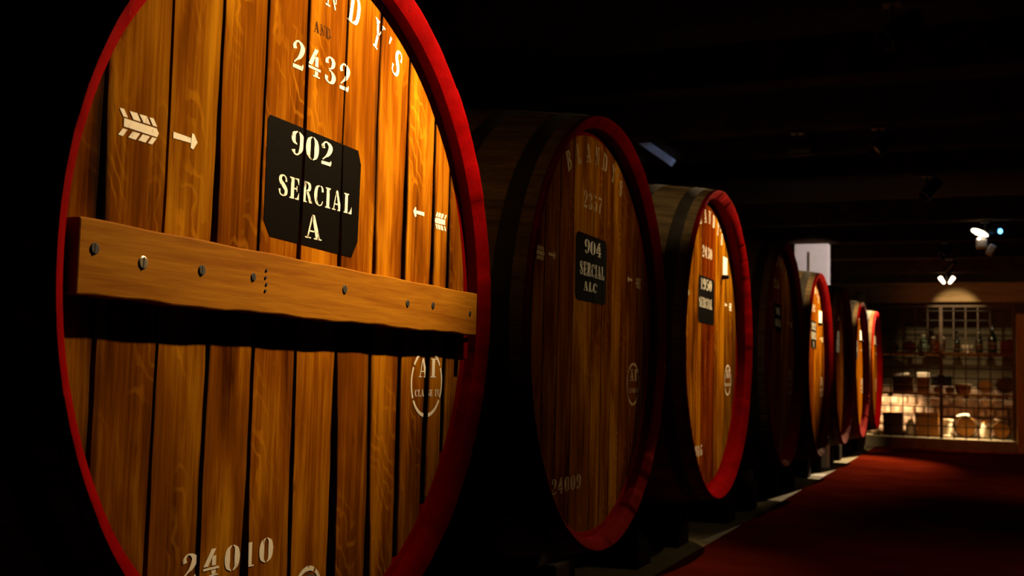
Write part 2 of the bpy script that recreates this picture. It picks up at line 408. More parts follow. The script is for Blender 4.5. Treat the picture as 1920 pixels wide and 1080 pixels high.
# the nearest vat's own joints: (v, u, half width) from bottom to top, s = how much grime
J0 = [
 dict(p=[(-.95,-.811,.004),(-.3,-.812,.004),(.1,-.814,.010),(.45,-.819,.003),(.95,-.82,.003)], s=2.0),
 dict(p=[(-.95,-.632,.012),(-.62,-.629,.005),(-.42,-.628,.0022),(.23,-.623,.0018),(.95,-.628,.0014)], s=.15),
 dict(p=[(-.95,-.452,.006),(-.44,-.456,.005),(-.2,-.454,.004),(.05,-.45,.011),(.25,-.449,.008),(.45,-.45,.003),(.95,-.448,.0028)], s=.6),
 dict(p=[(-.95,-.276,.022),(-.66,-.277,.014),(-.5,-.279,.005),(.35,-.276,.0018),(.95,-.272,.0022)], s=.55),
 dict(p=[(-.95,-.082,.005),(-.5,-.09,.007),(-.16,-.095,.004),(.1,-.098,.007),(.44,-.092,.0055),(.95,-.096,.003)], s=.5),
 dict(p=[(-.95,.122,.024),(-.6,.117,.020),(-.35,.110,.014),(-.17,.105,.006),(.1,.103,.008),(.40,.097,.0018),(.95,.103,.0014)], s=.5),
 dict(p=[(-.95,.318,.020),(-.7,.313,.016),(-.5,.306,.007),(-.14,.291,.007),(.1,.298,.010),(.3,.293,.003),(.53,.289,.0035),(.95,.293,.004)], s=1.3),
 dict(p=[(-.95,.481,.012),(-.5,.478,.013),(-.2,.474,.011),(.1,.477,.013),(.36,.477,.012),(.52,.477,.0055),(.95,.477,.004)], s=.9),
 dict(p=[(-.95,.648,.012),(-.37,.656,.016),(-.1,.664,.014),(.14,.671,.012),(.55,.667,.0055),(.95,.665,.004)], s=.8),
 dict(p=[(-.95,.780,.010),(-.3,.777,.011),(.1,.787,.010),(.39,.786,.005),(.95,.786,.005)], s=.8),
]
def head_mesh(rad, joints, tints, rng):
    mb = MB(); pv = []; ed = []; ti = []
    J = [None]+joints+[None]
    for i in range(len(J)-1):
        jl, jr = J[i], J[i+1]
        uc = 0
        if jl and jr: uc = (joint_x(jl, 0)[0]+joint_x(jr, 0)[0])/2
        elif jl: uc = max(joint_x(jl, 0)[0], 0)
        else: uc = min(joint_x(jr, 0)[0], 0)
        near = min(abs(joint_x(jl, 0)[0]) if jl else 9, abs(joint_x(jr, 0)[0]) if jr else 9)
        if jl and jr and joint_x(jl, 0)[0] < 0 < joint_x(jr, 0)[0]: near = 0
        vm = math.sqrt(max(rad*rad-near*near, 1e-4))*.999
        NV = 56; ts = [0, .0, .05, .14, .28, .5, .72, .86, .95, 1.0, 1.0]
        val = rng.random(); tint = tints[i % len(tints)]; ph = rng.uniform(0, 50)
        base = len(mb.v); vs = []
        for a in range(NV+1):
            v = -vm+2*vm*a/NV; lim = math.sqrt(max(rad*rad-v*v, 0))
            wob = lambda q: .0007*math.sin(v*13+q)+.0006*math.sin(v*37+q*2.3)
            if jl: x, h = joint_x(jl, v); h *= JW; L = x+h+wob(ph)*min(1, h/.003)
            else: L = -lim
            if jr: x, h = joint_x(jr, v); h *= JW; R = x-h+wob(ph+9)*min(1, h/.003)
            else: R = lim
            L = min(max(L, -lim), lim); R = max(min(R, lim), L)
            wd = R-L
            # columns: back edge, rounded edge, ... so the arris catches light
            e = min(.003, wd*.2)
            us = [L, L+.0006, L+e, L+e+wd*.04] + [L+wd*t for t in (.14, .28, .5, .72, .86)] + [R-e-wd*.04, R-e, R-.0006, R]
            us = sorted(us)
            dep = [.03, .002, .0, 0, 0, 0, 0, 0, 0, 0, 0, .002, .03]
            for k, (u, d) in enumerate(zip(us, dep)):
                vs.append((-REC-d, u, v))
                sl = (u-L)/max(.001, .030*jl['s']) if jl else 9
                sr = (R-u)/max(.001, .030*jr['s']) if jr else 9
                ed.append((min(1.6, min(sl, sr)+.35),)); pv.append((val,)); ti.append((*tint, 1))
        nc = 13; fs = []
        for a in range(NV):
            for k in range(nc-1): fs.append((a*nc+k, a*nc+k+1, (a+1)*nc+k+1, (a+1)*nc+k))
        mb.add(vs, fs)
    # dark backing seen down the open joints
    n = 48; vs = [(-REC-.028, rad*math.cos(2*PI*i/n), rad*math.sin(2*PI*i/n)) for i in range(n)]
    mb.add(vs, [list(range(n))])
    for _ in range(n): ed.append((-1.,)); pv.append((0.,)); ti.append((.1, .1, .1, 1))
    mb.at = dict(pv=pv, edge=ed, tint=ti)
    return mb
def paint_part(name, polys, mt, parent, joints, off, rad=.94):
    # painted shapes lie on the planks and stop at the open joints
    bm = bmesh.new()
    for p in polys:
        vs = [bm.verts.new((0, x, z)) for x, z in p]
        try: bm.faces.new(vs)
        except ValueError: pass
    for j in joints:
        zs = [v.co.z for v in bm.verts]; ysm = [v.co.y for v in bm.verts]
        if not zs: break
        z0, z1 = min(zs), max(zs); (xa, ha), (xb, hb) = joint_x(j, z0), joint_x(j, z1)
        if max(xa, xb)+.03 < min(ysm) or min(xa, xb)-.03 > max(ysm): continue
        for sg in (-1, 1):
            a = Vector((0, xa+sg*(ha*JW+.001), z0)); b = Vector((0, xb+sg*(hb*JW+.001), z1+1e-4))
            d = (b-a).normalized(); nrm = Vector((0, d.z, -d.y))
            bmesh.ops.bisect_plane(bm, geom=bm.verts[:]+bm.edges[:]+bm.faces[:], plane_co=a, plane_no=nrm, dist=1e-6)
        kill = []
        for f in bm.faces:
            c = f.calc_center_median(); x, h = joint_x(dict(p=[(z0, xa, ha), (z1+1e-4, xb, hb)]), c.z)
            if abs(c.y-x) < h*JW+.001: kill.append(f)
        bmesh.ops.delete(bm, geom=kill, context='FACES')
    for v in bm.verts: v.co.x = -REC+off
    for f in bm.faces:
        f.normal_update()
        if f.normal.x < 0: f.normal_flip()
    me = bpy.data.meshes.new(name); bm.to_mesh(me); bm.free(); me.materials.append(mt)
    o = bpy.data.objects.new(name, me); C.objects.link(o); o.parent = parent; return o

BL = 2.15
def body_r(R, d): return R + .085*R*(1-((d-BL/2)/(BL/2))**2)*1.0
def make_vat(idx, rec, P, Y, Z, R, label, top_no, plaque, lines, low_no, joints, tints, doff=0., cross=False, notice=None, faded=False, group=None, ring_mark=True, plaque_r=False):
    global REC
    REC = rec
    rng = random.Random(100+idx)
    t = thing('oak_vat', (-P, Y, 0), label, 'barrel', group)
    cz = Z+EYE
    # local frame of parts: x along axis (front = 0, back = -BL), origin at head centre
    def put(o): o.location = (0, 0, cz); return o
    AX = Matrix(((0, 0, -1, 0), (1, 0, 0, 0), (0, -1, 0, 0), (0, 0, 0, 1)))   # local z of lathe -> -x, x -> y, y -> -z
    AX = Matrix(((0, 0, -1, 0), (1, 0, 0, 0), (0, 1, 0, 0), (0, 0, 0, 1)))
    NS = 46; sub = 3
    # staves: a lathed shell with a fine groove at each stave joint
    mb = MB(); prof = [(.03, 0)]+[(.03+(BL-.06)*k/18, 0) for k in range(19)][1:]
    vs = []; n = NS*(sub+1)
    for i in range(NS):
        for q in range(sub+1):
            a = 2*PI*(i+(0.02, .08, .5, .92)[q])/NS; dr = -.006 if q == 0 else 0
            for (d, _) in prof:
                r = body_r(R, d)+dr; vs.append((-d, r*math.cos(a), r*math.sin(a)))
    k = len(prof); fs = []
    for i in range(n):
        j = (i+1) % n
        for q in range(k-1): fs.append((i*k+q, i*k+q+1, j*k+q+1, j*k+q))
    mb.add(vs, fs); mb.add([(-BL+.03, .96*R*math.cos(2*PI*i/48), .96*R*math.sin(2*PI*i/48)) for i in range(48)], [list(range(48))])
    put(mb.build('stave_body', M['stave'], t, smooth='auto'))
    for (d0, d1) in ((.085, .165), (.36, .44), (.72, .81), (1.34, 1.43), (1.71, 1.79), (1.985, 2.065)):
        hb = MB(); f = lambda d, e: body_r(R, d)+e
        hb.lathe([(d0, f(d0, .0005)), (d0+.004, f(d0, .003)), (d1-.004, f(d1, .003)), (d1, f(d1, .0005))], 72, AX, closed=True)
        put(hb.build('hoop', M['iron'], t, smooth='auto'))
    # chime: the red rim of stave ends
    mb = MB(); vs = []; fs = []
    pr = [(.055, 1.0), (.006, 1.0), (.0, .993), (.002, .986), (.42*rec, .947), (rec-.006, .942), (rec-.003, .922), (rec, .918), (rec+.03, .918), (rec+.03, .990)]
    for i in range(NS):
        off = rng.uniform(-.0016, .0016)
        for q in range(5):
            a = 2*PI*(i+(.01, .25, .5, .75, .99)[q])/NS
            dd = off+rng.uniform(-.0006, .0006)
            for (d, r) in pr:
                rr_ = r*R + (dd*.6 if .0 < d < .5*rec and r < .95 else 0)
                vs.append((-(d+(dd if d < .41*rec else 0)), rr_*math.cos(a), rr_*math.sin(a)))
    k = len(pr); n = NS*5
    for i in range(n):
        j = (i+1) % n
        for q in range(k):
            q2 = (q+1) % k; fs.append((i*k+q, i*k+q2, j*k+q2, j*k+q))
    mb.add(vs, fs); put(tag(mb.build('chime_rim', M['red'], t, smooth='auto'), 'red painted rim'))
    hd = put(head_mesh(.9385*R, joints, tints, rng).build('head', M['oak'], t, smooth='auto'))
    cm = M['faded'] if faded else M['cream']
    A = [-26.5, -17, -7.6, 1.0, 9.3, 18.8, 23.4, 27.9]
    P_ = lambda nm, polys, mt, off=.0012: put(paint_part(nm, polys, mt, t, joints, off))
    P_('arched_lettering', arc_text("BLANDY'S", [a+doff*57 for a in A], .795*R, .088), cm)
    if top_no:
        s, x0, x1, y0, y1 = top_no; P_('stock_number', text(s, x0, x1, y0, y1, .16), cm)
    if low_no:
        s, x0, x1, y0, y1 = low_no; P_('capacity_number', text(s, x0, x1, y0, y1, .2), cm)
    if plaque:
        x0, y0, x1, y1 = plaque; c = .035
        if plaque_r:
            pts = []
            for (cx, cy, a0) in ((x1-c, y1-c, 0), (x0+c, y1-c, 90), (x0+c, y0+c, 180), (x1-c, y0+c, 270)):
                pts += [(cx+c*math.cos(math.radians(a0+b)), cy+c*math.sin(math.radians(a0+b))) for b in (0, 30, 60, 90)]
        else: pts = [(x0, y0+.045), (x0+.028, y0+.008), (x1-.035, y0-.004), (x1-.004, y0+.045), (x1, y1-.045), (x1-.018, y1-.006), (x0+.008, y1+.002), (x0, y1-.01)]
        pl = P_('name_plaque', [pts], M['black_paint'], .0011)
        if lines:
            pp = []
            for (s, a, b, e, f) in lines: pp += text(s, a, b, e, f)
            o = paint_part('plaque_lettering', pp, M['cream_on_black'], pl, joints, .002)
    P_('arrow_mark', fletch(-.78, -.655, .300, .029) + arrow(-.608, -.525, .306, .017), cm)
    P_('arrow_mark', fletch(.680, .768, .293, .028, True) + arrow(.528, .604, .300, .015, True), cm)
    if ring_mark:
        P_('class_mark', ring(.658, -.243, .106, .013) + text('A', .598, .664, -.226, -.164) + text('I', .682, .722, -.226, -.164)
           + text('CLASSE IV', .578, .750, -.287, -.265), cm)
    if cross:
        mb = MB(); N = 40; f0 = -.018
        for i in range(N): pass
        rows = []
        for i in range(N+1):
            s = i/N; y = -.922+1.842*s; zt = .078-.013*s+.0012*math.sin(s*40); zb = -.075-.003*s+.002*math.sin(s*23)+.0015*math.sin(s*71)
            rows.append([(f0, y, zt), (f0, y, zb), (-REC+.001, y, zb), (-REC+.001, y, zt)])
        vs = [v for r in rows for v in r]; fs = []
        for i in range(N):
            for q in range(4): fs.append((i*4+q, i*4+(q+1) % 4, (i+1)*4+(q+1) % 4, (i+1)*4+q))
        mb.add(vs, fs); mb.add([], [])
        mb.f.append([0, 3, 2, 1]); mb.mi.append(1); e = N*4; mb.f.append([e, e+1, e+2, e+3]); mb.mi.append(1)
        bar = put(mb.build('crossbar', [M['crossbar'], M['red']], t, bevel=.004))
        bar['label'] = 'wooden batten across the head with red painted end'
        def screw(y, z, r, slot, mt):
            b = MB(); n_ = 20
            b.lathe([(0, r), (.0015, r), (.003, r*.8)], n_, Matrix.Translation((f0-.0005, y, z)) @ Matrix.Rotation(PI/2, 4, 'Y'))
            if slot: b.box((f0+.0015, y-.0016, z-r*.9), (f0+.0032, y+.0016, z+r*.9), 1)
            return b.build('screw', [mt, M['dark_hole']], bar)
        for (y, z, r, br) in ((-.879,.019,.012,0),(-.741,.005,.014,1),(-.552,.007,.012,0),(-.361,.009,.010,0),(.053,.012,.012,0),(.416,-.002,.011,0),(.586,.003,.011,0),(.863,-.006,.009,0)):
            screw(y, z, r, True, M['screw'] if br else M['dark_hole'])
        for (y, z) in ((-.31,.03),(-.312,.012),(-.308,-.004),(-.311,-.02)):
            screw(y, z, .004, False, M['dark_hole'])
        bk = MB(); bk.box((-REC, .862, -.165), (-.035, .892, -.088))
        put(bk.build('stop_block', M['red'], t, bevel=.004))
        P_('burnt_lettering', text('AND', -.068, .018, .705, .735), M['ink'])
        P_('tap_mark', ring(.004, -.80, .062, .014, 4, 8, 60), cm)
        b = MB(); b.lathe([(-.012, .046), (.012, .046), (.016, .040)], 28, Matrix.Translation((-REC, .004, -.80)) @ Matrix.Rotation(PI/2, 4, 'Y'))
        put(b.build('bung', M['dark_hole'], t, smooth='auto'))
    if notice:
        x0, y0, x1, y1 = notice
        b = MB(); b.box((-REC+.0005, x0, y0), (-REC+.004, x1, y1)); put(b.build('paper_notice', M['paper'], t))
        b = MB(); b.lathe([(0, .018), (.03, .016), (.05, .010)], 16, Matrix.Translation((-REC, x0-.005, y0-.005)) @ Matrix.Rotation(PI/2, 4, 'Y'))
        put(b.build('tap_plug', M['dark_hole'], t, smooth='auto'))
    return t

def cradle(P, Y, Z, R, label):
    t = thing('vat_cradle', (-P, Y, 0), label, 'cradle', None)
    cz = Z+EYE
    for sy in (-1, 1):
        b = MB(); b.box((-1.95, sy*.50-.15, 0), (-.38, sy*.50+.15, .24)); b.build('sleeper', M['cradle'], t, bevel=.012)
    for d in (.52, 1.62):
        # saddle with its top cut to the bulge
        b = MB(); N = 16; d0, d1 = d-.09, d+.09
        top = []
        rr_ = max(body_r(R, d0), body_r(R, d1))+.010
        for i in range(N+1):
            y = -.72+1.44*i/N; top.append((y, cz-math.sqrt(rr_**2-y*y)))
        vs = []
        for (y, z) in top: vs += [(-d0, y, .245), (-d1, y, .245), (-d1, y, max(z, .25)), (-d0, y, max(z, .25))]
        fs = []
        for i in range(N):
            for q in range(4): fs.append((i*4+q, i*4+(q+1) % 4, (i+1)*4+(q+1) % 4, (i+1)*4+q))
        fs += [(0, 1, 2, 3), (N*4+3, N*4+2, N*4+1, N*4)]
        b.add(vs, fs); b.build('saddle', M['cradle'], t)
    return t

W1 = (1, 1, 1)
vats = []
T0 = [(.62,.55,.6),(.72,.70,.8),(.88,.90,1),(1.0,1.0,1),(1.02,.98,1),(1.05,.98,.9),(1.0,.93,.8),(1.04,.95,.85),(1.10,1.06,1),(1.05,1.0,1),(.9,.85,.8)]
make_vat(0, 0.07, 1.589, 2.55, .205, 1.0, 'nearest giant oak vat, with a wooden crossbar across its planked head', ('2432', -.166, .122, .582, .658),
   (-.258, .117, .200, .432), [('902', -.155, .045, .353, .418), ('SERCIAL', -.205, .158, .236, .292), ('A', -.076, .006, .142, .207)],
   ('24010', -.512, -.162, -.695, -.632), J0, T0, 0, True)
rg = random.Random(3)
J1 = make_joints([-.79,-.65,-.48,-.30,-.025,.12,.27,.415,.58,.72,.83], rg, .0012, .0028, .35)
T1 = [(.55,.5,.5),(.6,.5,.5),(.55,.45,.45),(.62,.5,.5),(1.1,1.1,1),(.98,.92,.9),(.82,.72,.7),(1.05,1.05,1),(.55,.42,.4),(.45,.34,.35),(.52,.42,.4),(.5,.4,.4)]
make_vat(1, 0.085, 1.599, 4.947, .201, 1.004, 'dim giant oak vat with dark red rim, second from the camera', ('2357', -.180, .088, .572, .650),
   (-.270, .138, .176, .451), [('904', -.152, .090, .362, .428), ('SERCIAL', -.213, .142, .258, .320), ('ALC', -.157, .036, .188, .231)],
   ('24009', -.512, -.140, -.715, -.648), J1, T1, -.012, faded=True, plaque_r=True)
J2 = make_joints([-.80,-.60,-.40,-.18,-.02,.20,.30,.53,.68,.82], rg, .002, .004, .5)
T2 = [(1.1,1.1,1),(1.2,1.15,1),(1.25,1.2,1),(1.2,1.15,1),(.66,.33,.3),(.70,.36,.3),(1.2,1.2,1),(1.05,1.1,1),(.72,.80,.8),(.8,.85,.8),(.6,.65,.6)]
make_vat(2, 0.11, 1.592, 7.386, .231, 1.027, 'bright orange oak vat with a white notice on its head, third from the camera', ('2430', -.183, .101, .574, .652),
   (-.279, .130, .182, .445), [('1950', -.219, .097, .356, .432), ('SERCIAL', -.257, .121, .236, .302)],
   ('24016', -.480, -.124, -.742, -.668), J2, T2, .01, notice=(.445, .495, .585, .640), plaque_r=True)
J3 = make_joints([-.8,-.62,-.44,-.25,-.08,.12,.3,.46,.64,.8], rg, .002, .004, .5)
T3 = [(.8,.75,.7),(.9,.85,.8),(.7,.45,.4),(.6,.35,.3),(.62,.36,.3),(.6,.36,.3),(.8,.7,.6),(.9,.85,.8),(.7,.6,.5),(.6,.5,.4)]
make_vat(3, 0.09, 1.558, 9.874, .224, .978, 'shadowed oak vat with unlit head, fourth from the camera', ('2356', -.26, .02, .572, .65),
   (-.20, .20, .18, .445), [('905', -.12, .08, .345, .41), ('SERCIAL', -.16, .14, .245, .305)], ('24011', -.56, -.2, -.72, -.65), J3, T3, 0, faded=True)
J4 = make_joints([-.8,-.6,-.36,-.2,.06,.3,.5,.68,.82], rg, .002, .004, .4)
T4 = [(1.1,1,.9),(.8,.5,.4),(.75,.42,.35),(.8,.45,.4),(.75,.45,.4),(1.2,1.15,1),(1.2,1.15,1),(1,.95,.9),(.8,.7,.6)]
make_vat(4, 0.095, 1.58, 12.297, .175, .985, 'lit oak vat with scarlet rim in front of the white pier, fifth from the camera', ('2428', -.16, .12, .572, .65),
   (-.20, .170, .23, .47), [('1952', -.14, .17, .375, .45), ('SERCIAL', -.17, .20, .275, .350), ('A', -.03, .06, .185, .25)], ('24014', -.56, -.2, -.72, -.65), J4, T4, 0, notice=(.40, .46, .66, .61))
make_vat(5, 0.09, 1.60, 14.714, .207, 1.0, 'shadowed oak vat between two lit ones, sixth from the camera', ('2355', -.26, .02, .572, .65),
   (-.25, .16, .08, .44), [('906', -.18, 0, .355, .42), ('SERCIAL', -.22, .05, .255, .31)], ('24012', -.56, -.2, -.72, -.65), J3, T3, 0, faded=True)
make_vat(6, 0.09, 1.61, 17.158, .182, .996, 'narrow-looking lit oak vat with scarlet rim, last but one of the row', ('2427', -.30, -.02, .572, .65),
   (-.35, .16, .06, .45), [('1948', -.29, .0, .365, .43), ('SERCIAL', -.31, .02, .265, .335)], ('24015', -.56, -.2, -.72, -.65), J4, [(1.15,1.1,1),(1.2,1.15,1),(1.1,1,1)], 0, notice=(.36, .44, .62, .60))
make_vat(7, 0.09, 1.61, 19.606, .198, .988, 'farthest oak vat of the row, beside the wire mesh cage', ('2426', -.30, -.02, .572, .65),
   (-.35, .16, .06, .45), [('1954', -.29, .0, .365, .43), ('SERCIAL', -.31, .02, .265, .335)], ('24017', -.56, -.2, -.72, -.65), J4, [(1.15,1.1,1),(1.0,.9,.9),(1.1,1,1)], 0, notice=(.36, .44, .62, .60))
ORD = ['nearest', 'second', 'third', 'fourth', 'fifth', 'sixth', 'seventh', 'farthest']
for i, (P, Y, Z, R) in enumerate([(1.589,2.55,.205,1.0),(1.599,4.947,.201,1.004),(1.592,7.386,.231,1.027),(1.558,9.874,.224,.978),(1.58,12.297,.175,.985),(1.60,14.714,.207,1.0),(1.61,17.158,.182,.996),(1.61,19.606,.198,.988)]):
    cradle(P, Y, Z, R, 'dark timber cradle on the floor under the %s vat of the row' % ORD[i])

# ------------------------------------------------------------------ piers, added brace
t = thing('plaster_pier', (-2.19, 15.94, 0), 'white plastered pier rising behind the fifth vat', 'pillar')
b = MB(); b.box((-.235, -.10, 0), (.235, .10, 3.118)); b.build('pier_shaft', M['plaster'], t, bevel=.01)
b = MB(); b.tube((-.03, -.112, 1.0), (-.03, -.112, 3.0), .011); b.build('cable_pipe', M['olive_plaster'], t, smooth='auto')
b = MB(); b.lathe([(0, .10), (2.72, .10), (2.79, .085), (2.83, .04)], 24)
tag(b.build('stone_post', M['olive_plaster'], loc=(-2.03, 20.98, 0), smooth='auto'), 'round-topped olive post behind the last vat of the row', 'post')
t = thing('added_streak_brace', (-2.49, 9.40, 3.08), 'added pale diagonal brace forming a streak of cold light above the second vat', 'brace')
b = MB(); p, q = Vector((-.39, 0, .285)), Vector((.0, 0, .0)); d = q-p  # plank added so that its shape gives the bluish streak of light
b.box((0, -.045, -.035), (d.length, .045, .035), 0, Matrix.Translation(p) @ d.to_track_quat('X', 'Z').to_matrix().to_4x4())
b.build('streak_timber', M['bluewood'], t, bevel=.008)

# ------------------------------------------------------------------ lamps
def spot_light(name, parent, loc, aim, watts, cone, blend, col=WARM, rad=.03):
    L = bpy.data.lights.new(name, 'SPOT'); L.energy = watts; L.color = col; L.spot_size = math.radians(cone); L.spot_blend = blend
    L.shadow_soft_size = rad
    o = bpy.data.objects.new(name, L); C.objects.link(o); o.parent = parent; o.location = loc
    o.rotation_euler = (Vector(aim)-Vector(loc)).to_track_quat('-Z', 'Y').to_euler(); return o
def spot_fixture(loc, aim, watts, cone, blend, label, group=None, shell='lamp_black', lens='lens_dark', top=3.12, col=WARM, rad=.03):
    t = thing('spotlight', loc, label, 'lamp', group)
    d = (Vector(aim)-Vector(loc)).normalized(); Q = d.to_track_quat('Z', 'Y').to_matrix().to_4x4()
    b = MB(); b.lathe([(-.17, .03), (-.16, .048), (-.02, .058), (.055, .062), (.055, .056), (-.01, .05)], 24, Q, cap=False); b.build('lamp_housing', M[shell], t, smooth='auto')
    b = MB(); b.lathe([(-.005, .001), (-.012, .03), (-.005, .05)], 24, Q, cap=False); b.build('lamp_lens', M[lens], t, smooth='auto')
    b = MB(); b.tube((0, 0, .04), (0, 0, top-loc[2]), .009); b.build('drop_rod', M['lamp_black'], t, smooth='auto')
    b = MB(); b.box((-.05, -.05, top-loc[2]-.025), (.05, .05, top-loc[2])); b.build('ceiling_plate', M['lamp_black'], t, bevel=.006)
    spot_light('lamp_light', t, d*.07, Vector(aim)-Vector(loc), watts, cone, blend, col, rad)
    return t
LAB = ['above the nearest vat', 'above the second vat', 'above the third vat', 'above the fourth vat', 'above the sixth vat', 'before the farthest vat', 'at the near right of the aisle, added to light the floor', 'at the far right of the aisle, added to light the floor']
for (k, loc, aim, wt, cone, bl, aim2, w2), lb in zip(SPOTS, LAB):
    t = spot_fixture(loc, aim, wt, cone, bl, 'black spotlight hanging from the joist '+lb)
    if aim2: spot_light('lamp_light', t, (-.06, .05, -.06), Vector(aim2)-Vector(loc), w2, 36, .9)  # second beam added, without its own lens, to brighten the next vat's body
# the white fitting that shows between the joists
t = spot_fixture((.05, 14.0, 2.96), (-1.75, 12.62, 1.95), 1700, 50, 1.0, 'white glowing spotlight with a blue indicator, hanging high at the right', None, 'lamp_black', 'lens_dark', 3.12)
b = MB(); b.lathe([(-.03, .005), (-.022, .02), (0, .027), (.022, .02), (.03, .005)], 16, Matrix.Translation((.16, -.02, .03))); b.build('blue_indicator', M['blue_led'], t, smooth=True)
b = MB(); b.box((.02, -.03, .02), (.15, .03, .05)); b.build('indicator_arm', M['lamp_black'], t, bevel=.004)
b = MB(); b.lathe([(-.10, .004), (-.085, .022), (-.03, .036), (.04, .034), (.085, .02), (.10, .004)], 20, Matrix.Translation((-.06, -.08, .01)) @ Matrix.Rotation(PI/2+.42, 4, 'Y')); b.build('reflector', M['glow'], t, smooth='auto')
b = MB(); b.box((-.10, -.06, -.17), (.02, .05, -.05)); b.build('ghost_box', M['lamp_white'], t, bevel=.02)  # pale ghost image of the lamp put into the shape of a box
b = MB(); b.box((.10, -.05, -.20), (.19, .04, -.07), 0, Matrix.Rotation(.5, 4, 'Y')); b.build('ghost_box_tilted', M['lamp_white'], t, bevel=.02)  # second ghost image of the lamp, shaped as a tilted box
# twin-headed lamp near the cage
spot_light('pier_light', t, Vector((-.12, .03, -.02)), Vector((-2.19, 15.9, 2.72))-Vector((.05, 14.0, 2.96)), 260, 20, .3, (1, .80, .74))  # extra beam added to the white fitting to brighten the pier
t = thing('twin_spotlight', (-.55, 20.5, 2.95), 'small twin-headed spotlight glowing in a V above the cage', 'lamp')
for (dx, aim, wt, cone) in ((-.07, (-1.62, 18.6, 1.60), 3600, 60), (.08, (-.42, 22.0, 2.42), 75, 46)):
    d = (Vector(aim)-Vector((-.55+dx, 20.5, 2.95))).normalized()
    Q = Matrix.Translation((dx, 0, .04)) @ Matrix.Rotation(.6*(1 if dx > 0 else -1), 4, 'Y')
    b = MB(); b.lathe([(-.07, .012), (-.055, .026), (.05, .036), (.075, .028)], 20, Q); b.build('lamp_head', M['glow'], t, smooth='auto')
    spot_light('lamp_light', t, Vector((dx, 0, -.03))+d*.09, Vector(aim)-Vector((-.55, 20.5, 2.95)), wt, cone, .6)
b = MB(); b.tube((0, 0, .03), (0, 0, .17), .01); b.build('drop_rod', M['lamp_black'], t)
# added cold little lamp that makes the bluish streak on the brace
spot_fixture((-1.30, 8.60, 2.98), (-2.56, 9.36, 3.13), 15, 13, .7, 'tiny added spotlight casting a cold streak on the pale diagonal brace', None, 'lamp_black', 'lens_dark', 3.12, (.42, .58, 1.0), .02)

# ------------------------------------------------------------------ cage at the far end
X0, X1, YC = -2.02, .56, 22.0
b = MB(); b.box((-2.25, 21.86, 0), (.565, 23.55, .197)); tag(b.build('concrete_plinth', M['concrete'], bevel=.01), 'pale concrete plinth under the wire mesh cage', 'plinth')
t = thing('mesh_gate', (-.69, YC, .20), 'wire mesh gate closing the far storage bay', 'gate')
zt = 2.42
for (xa, xb, nm) in ((X0, -.70, 'mesh_panel'), (-.68, X1, 'mesh_panel')):
    b = MB(); nx = round((xb-xa)/.212)
    for i in range(nx+1):
        x = xa+(xb-xa)*i/nx+.69; b.box((x-.010, -.008, .0), (x+.010, .008, zt))
    for k in range(14):
        z = .04+k*.178; b.box((xa+.69, -.024, z-.009), (xb+.69, -.009, z+.009), 1)
    b.build(nm, [M['wire'], M['wire_shaded']], t)
b = MB()
b.box((-.03, -.03, 0), (.03, .03, zt)); b.build('centre_stile', M['wire'], t, bevel=.004)
b = MB(); b.box((X0+.66, -.03, 0), (X0+.69, .03, zt)); b.build('side_stile', M['wire'], t)
b = MB(); b.box((X1+.64, -.03, 0), (X1+.69, .03, zt)); b.build('side_stile', M['wire'], t)
b = MB(); b.box((X0+.66, -.03, zt), (X1+.69, .03, zt+.04)); b.build('top_rail', M['wire'], t)
b = MB(); b.box((-.06, -.06, 1.0), (.06, -.03, 1.16)); b.build('lock_case', M['iron'], t, bevel=.006)
b = MB(); b.box((.580, 21.80, .0), (.86, 22.1, 2.50)); tag(b.build('gate_post', M['post'], bevel=.015), 'brown wooden post at the right end of the cage', 'post')
b = MB(); b.box((-2.6, 21.72, 2.70), (XR-.01, 22.05, 3.06)); tag(b.build('lintel_beam', M['pale_beam'], bevel=.012), 'timber lintel above the cage, lit by the twin spotlight', 'beam')
for z, nm in ((1.02, 'lower'), (1.79, 'upper')):
    t = thing('wall_shelf', (-.6, 22.75, z), '%s long wooden shelf behind the mesh gate' % nm, 'shelf')
    b = MB(); b.box((-1.42, -.36, -.045), (1.15, .38, 0)); b.build('shelf_board', M['shelf'], t, bevel=.004)
    for x in (-1.25, -.1, 1.0):
        b = MB(); b.box((x, -.30, -.085), (x+.05, .38, -.046)); b.build('bracket', M['crate_dark'], t)
# low wall of pale stones behind the shelves
b = MB(); rg = random.Random(5)
for row in range(5):
    x = -2.2
    while x < .35:
        wd = rg.uniform(.16, .26); h = .19; z = .20+row*h
        n_ = 6
        c = Vector((x+wd/2, 23.34, z+h/2)); vs = []; fs = []
        for i in range(n_+1):
            for k in range(n_+1):
                a = -1+2*i/n_; e = -1+2*k/n_; dd = (1-a**4)*(1-e**4)
                vs.append((c.x+a*wd*.47, c.y-.10*dd**.6-.02*rg.random(), c.z+e*h*.46))
        for i in range(n_):
            for k in range(n_):
                p0 = i*(n_+1)+k; fs.append((p0, p0+n_+1, p0+n_+2, p0+1))
        b.add(vs, fs); x += wd
b.box((-2.2, 23.34, .205), (.56, 23.55, 1.16))
tag(b.build('stone_backing', M['stone'], smooth='auto'), 'low wall of pale rounded stones behind the lower shelf', 'stonework')

